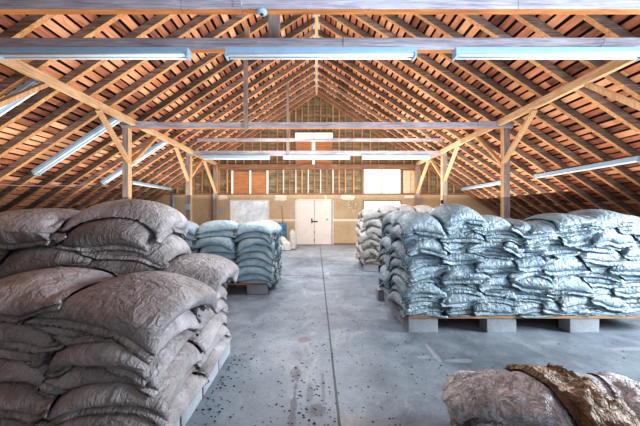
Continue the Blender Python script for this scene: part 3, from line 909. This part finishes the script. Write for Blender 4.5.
# -- teal stacks across the aisle
blk = [(-1.17, 5.98, 0, 'pale concrete block under the aisle corner of the teal stacks'), (-2.1, 5.98, 0, 'concrete block in shadow under the teal stacks'), (-1.07, 6.8, 90, 'rear block under the teal stacks beside the aisle')]
build_deck('pallet_deck', -3.1, -.97, 5.84, 7.45, blk, 'plank deck under the teal sack stacks', 'blocks under the teal stacks')
pile = Pile(-3.9, -.2, 5.3, 8); pile.flat(-3.1, -.97, 5.84, 7.45, DECKZ)
ent = []
for c in range(3):
    for r_ in range(3 if c == 0 else 1):
        for k in range(9):
            T = .133
            x = -1.23 - c * .76 + U(-.03, .03); y = 6.12 + r_ * .5 + U(-.03, .03)
            lab = f'teal sack, {ORD[c + 1]} stack from the aisle, {ORD[r_ + 1]} row back, {ORD[k + 1]} layer up'
            ent.append((k, (c + r_) % 2, bag(x, y, U(-5, 5) + random.choice((0, 180)), U(.86, .94), U(.54, .62), T, DECKZ + k * T, k < 8, U(.48, .58), (U(-.03, .03), U(-.03, .03))), M['sack_teal'], lab))
build_pile(pile, ent, 'teal sacks of the short stacks', 500, False, nu=34, nv=22)

# -- the big grey pile
blk = []
for k, y in enumerate((1.95, 2.37, 2.79, 3.2)):
    blk.append((-1.07, y, 90, f'grey concrete block edging the aisle under the grey pile, {ORD[k + 1]} from its near corner'))
for k, (x, y) in enumerate(((-2.4, 1.9), (-2.4, 3.1), (-3.1, 3.1))): blk.append((x, y, 0, 'concrete block hidden under the grey pile, ' + ('near its open face', 'under its tall stacks', 'at its far side')[k]))
build_deck('pallet_deck', -3.25, -.985, 1.8, 3.36, blk, 'plank deck under the big grey sack pile', 'blocks under the grey pile')
pile = Pile(-4, -.4, 1.2, 4.2); pile.flat(-3.25, -.985, 1.8, 3.36, DECKZ)
ent = []
T = .145
def gbag(k, turn, x, y, rz, z, T, lab, top=False, L=None, W_=None, fill=None, tilt=None):
    ent.append((k, turn, bag(x, y, rz, L or U(.86, .96), W_ or U(.70, .80), T, z, not top, fill or U(.47, .58), tilt or (U(-.03, .03), U(-.03, .03)), .012), M['sack_grey'], lab))
for c in range(2):
    for k in range(6):
        gbag(k, (c + k) % 2, -1.315 - c * .6 + U(-.03, .03), 2.16 + U(-.03, .03), 90 + U(-6, 6), .222 + k * T, T,
             f'grey sack in the low front row, {ORD[c + 1]} column from the aisle, {ORD[k + 1]} layer up')
gbag(6, 0, -1.22, 2.13, 80, 1.08, .2, 'large grey sack slumped on top of the low front row at the aisle', True, 1.02, .84, .46)
gbag(6, 1, -1.86, 2.12, 94, 1.08, .16, 'grey sack topping the second column of the low front row', True, .9, .74, .45)
for k in range(6):
    gbag(k, 2, -1.31 + U(-.02, .02), 2.92 + U(-.02, .02), 90 + U(-5, 5), .222 + k * T, T, f'pale grey sack in the low rear aisle column, {ORD[k + 1]} layer up')
gbag(6, 2, -1.2, 2.93, 88, 1.08, .2, 'dark grey sack topping the low rear aisle column', True, .94, .78, .48)
for c in range(3):
    z = .222
    for k in range(9):
        t_ = T if k < 5 else .174
        gbag(k, 3 + (c + k) % 2, -1.72 - c * .6 + U(-.05, .05), 2.84 + U(-.05, .05), 90 + U(-8, 8), z, t_, f'grey sack in the tall stacks, {ORD[c + 1]} stack from the aisle, {ORD[k + 1]} layer up', k == 8 and c == 2)
        z += t_
    if c == 0: gbag(9, 0, -1.78, 2.9, 6, z, .2, 'plump grey sack crowning the tall stack closest to the aisle', True, 1.06, .8, .47)
    if c == 1: gbag(9, 1, -2.5, 2.7, 92, z, .14, 'flatter grey sack crowning the second tall stack', True, .9, .76, .5)
build_pile(pile, ent, 'grey sacks of the big pile', 700, nu=44, nv=34)

# -- used sacks heaped in front of the blue wall
pile = Pile(.2, 3.6, 1.0, 3.2)
def hsack(b_, mat, lab, crumple=0, seed=0, **kw):
    G = settle(pile, [b_], seed=900 + seed, **kw)[0]
    if crumple:
        G = crumpled(G, crumple); pile.raise_by(G[0])
    sack_object(G, M[mat], lab, None, True, 2, 'used_sack')
hsack(bag(1.08, 1.97, 20, .8, .5, .13, 0), 'sack_white', 'flat white sack lying on the floor, its corner showing below the heap', 0, 1)
hsack(bag(1.72, 2.02, 95, .86, .56, .13, 0), 'sack_white', 'lower white sack on the floor inside the heap', 0, 2)
hsack(bag(2.32, 2.02, 85, .86, .56, .13, 0), 'sack_white', 'outer white sack on the floor inside the heap', 0, 3)
hsack(bag(1.42, 2.02, -15, .8, .54, .15, .14), 'sack_dirty', 'second layer white sack under the soiled white one', 0, 4)
hsack(bag(2.1, 2.05, 5, .86, .56, .15, .14), 'sack_dirty', 'second layer sack under the brown bag', 0, 5)
hsack(bag(1.75, 2.06, 10, .95, .6, .14, .3), 'sack_dirty', 'third layer soiled sack buried in the heap', 0, 15)
hsack(bag(1.33, 2.05, -38, .8, .5, .18, .43, False, .66), 'sack_dirty', 'soiled white woven sack slumped on the heap, strongly creased', .05, 6, nu=64, nv=42, bend=.02)
hsack(bag(2.22, 2.0, 70, .9, .6, .13, .42, False, .5), 'sack_dirty', 'pale torn sack with brown soil beyond the brown bag', .05, 7, nu=64, nv=42, bend=.02)
hsack(bag(1.66, 1.78, -78, 1.0, .46, .16, .54, False, .44), 'sack_brown', 'crumpled brown paper bag lying across the heap', .09, 8, nu=84, nv=42, bend=.02)

# ------------------------------------------------------------------ barrel and bags by the door
b = empty('barrel', (X_(281, 14.2), 14.2, 0)); tag(b, 'blue plastic barrel against the tan wall with a stick in it', 'barrel')
MB().lathe([(0, 0), (.24, 0), (.27, .04), (.285, .3), (.27, .33), (.285, .36), (.285, .75), (.27, .78), (.285, .81), (.27, 1.1), (.25, 1.15), (.23, 1.15), (.23, .95), (0, .95)], 28).build('barrel_body', M['blue_plastic'], b)
m = MB().tube([(X_(283, 14.2), 14.15, .96), (X_(282.6, 14.2), 14.2, 1.5), (X_(281.4, 14.2), 14.28, 1.95)], .025, 8)
tag(m.build('stick', M['plate']), 'thin wooden stick standing in the blue barrel', 'stick')
def upright_bag(x, y, w, h, dp, seed, label):
    rr = random.Random(seed)
    prof, n = 14, 20
    vs, fs = [], []
    ph = [rr.uniform(0, 6.28) for _ in range(6)]
    for i in range(prof):
        t = i / (prof - 1)
        wd = (1 - .12 * t) * (1 if t < .72 else 1 - ((t - .72) / .28) ** 1.6 * .75)
        for k in range(n):
            a = 2 * math.pi * k / n
            q = 1 + .07 * math.sin(3 * a + ph[0] + 3 * t) + .05 * math.sin(5 * a + ph[1] + 7 * t) + .03 * math.sin(9 * a + ph[2])
            c, s_ = math.cos(a), math.sin(a)
            vs.append((w / 2 * wd * q * math.copysign(abs(c) ** .75, c) + .05 * math.sin(2 * t + ph[3]), dp / 2 * wd * q * math.copysign(abs(s_) ** .75, s_), h * t))
    for i in range(prof - 1):
        for k in range(n): fs.append((i * n + k, i * n + (k + 1) % n, (i + 1) * n + (k + 1) % n, (i + 1) * n + k))
    fs.append(tuple(range(n - 1, -1, -1))); fs.append(tuple((prof - 1) * n + k for k in range(n)))
    o = MB().add(vs, fs, 0, True).build('upright_bag', M['sack_white'])
    s = o.modifiers.new('s', 'SUBSURF'); s.levels = s.render_levels = 1
    o.location = (x, y, 0)
    tag(o, label, 'bag', 'white bags standing by the barrel')
upright_bag(X_(282.5, 13.0), 13.0, .42, .62, .36, 1, 'squat white bag standing before the blue barrel')
upright_bag(X_(291.5, 13.4), 13.4, .38, .9, .36, 2, 'taller white bag standing beside the double door')
upright_bag(X_(288, 13.0), 12.95, .34, .42, .3, 3, 'lowest white bag standing between the two others')

# ------------------------------------------------------------------ debris on the floor
def debris():
    rr = random.Random(5)
    m = MB()
    spots = []
    for _ in range(900):
        y = 2.1 + (rr.random() ** 1.7) * 8
        x = rr.uniform(-1.0, 1.6) if rr.random() < .75 else rr.uniform(-1, 4.2)
        if y > 3.7 and x > .9: continue
        if y > 5.7 and x < -.9: continue
        if x < -.97 and y < 3.4: continue
        if x > .65 and y < 2.5: continue
        spots.append((x, y, rr.uniform(.004, .013)))
    for _ in range(60): spots.append((rr.gauss(-.06, .14), rr.gauss(2.6, .25), rr.uniform(.005, .015)))
    for _ in range(120): spots.append((-.93 + abs(rr.gauss(0, .12)), rr.uniform(2.1, 3.4), rr.uniform(.004, .014)))
    for x, y, r in spots:
        n = 6
        a0 = rr.uniform(0, 6.28); st = rr.uniform(.4, 1)
        vs = []
        for k in range(n):
            a = 2 * math.pi * k / n; q = r * rr.uniform(.6, 1.3)
            dx, dy = q * math.cos(a), q * math.sin(a) * st
            vs.append((x + dx * math.cos(a0) - dy * math.sin(a0), y + dx * math.sin(a0) + dy * math.cos(a0), .0005))
        vs.append((x, y, r * .6))
        m.add(vs, [(k, (k + 1) % n, n) for k in range(n)])
    o = m.build('debris', plain('dark soil crumbs', c8(58, 52, 50), .9))
    tag(o, 'dark crumbs of soil scattered over the concrete aisle', 'debris', None, 'stuff')
debris()

# ------------------------------------------------------------------ camera, light
cam = bpy.data.cameras.new('camera')
cam.sensor_width = 36; cam.lens = FPX * 36 / 640
cam.shift_x = (320 - 316.5) / 640; cam.shift_y = 1.0 / 640
cam.clip_start = .02
co = bpy.data.objects.new('camera', cam); COL.objects.link(co)
co.location = (0, 0, CAMZ); co.rotation_euler = (R(90), 0, 0)
SC.camera = co

def area(name, loc, rot, sx, sy, power, col):
    l = bpy.data.lights.new(name, 'AREA'); l.shape = 'RECTANGLE'; l.size = sx; l.size_y = sy; l.energy = power; l.color = col
    o = bpy.data.objects.new(name, l); COL.objects.link(o); o.location = loc; o.rotation_euler = tuple(R(a) for a in rot)
    return o
# cool daylight from openings beside and behind the camera
area('daylight_side', (7.4, 2.5, 2.0), (88, 0, 78), 2.2, 1.4, 405, (.84, .93, 1.0)).data.spread = R(120)
area('daylight_opening', (2.2, -1.2, 3.2), (112, 0, 6), 7, 1.4, 230, (.76, .88, 1.0)).data.spread = R(110)
# light thrown back up into the roof
area('roof_bounce', (0, 7.2, 2.05), (180, 0, 0), 16, 7, 480, (1, .91, .80))
area('roof_bounce', (.8, 12.6, 2.35), (180, 0, 0), 16, 5, 490, (1, .91, .80))
# overhead fill on floor and sacks
area('aisle_fill', (-.3, 8.4, 3.9), (0, 0, 0), 3.6, 6.4, 310, (.84, .93, 1.0))
area('window_light', (3.6, 14.9, 2.7), (-90, 0, 0), 2.2, 2.4, 150, (1, .95, .86))
area('gable_fill', (1.5, 10.5, 3.4), (78, 0, 0), 8, 1.6, 200, (1, .95, .86))
w = bpy.data.worlds.new('world'); SC.world = w; w.use_nodes = True
bg = w.node_tree.nodes['Background']; bg.inputs[0].default_value = (.72, .84, 1, 1); bg.inputs[1].default_value = .75
SC.view_settings.view_transform = 'Standard'
SC.view_settings.look = 'Medium High Contrast'
SC.view_settings.exposure = -.12
SC.cycles.max_bounces = 6
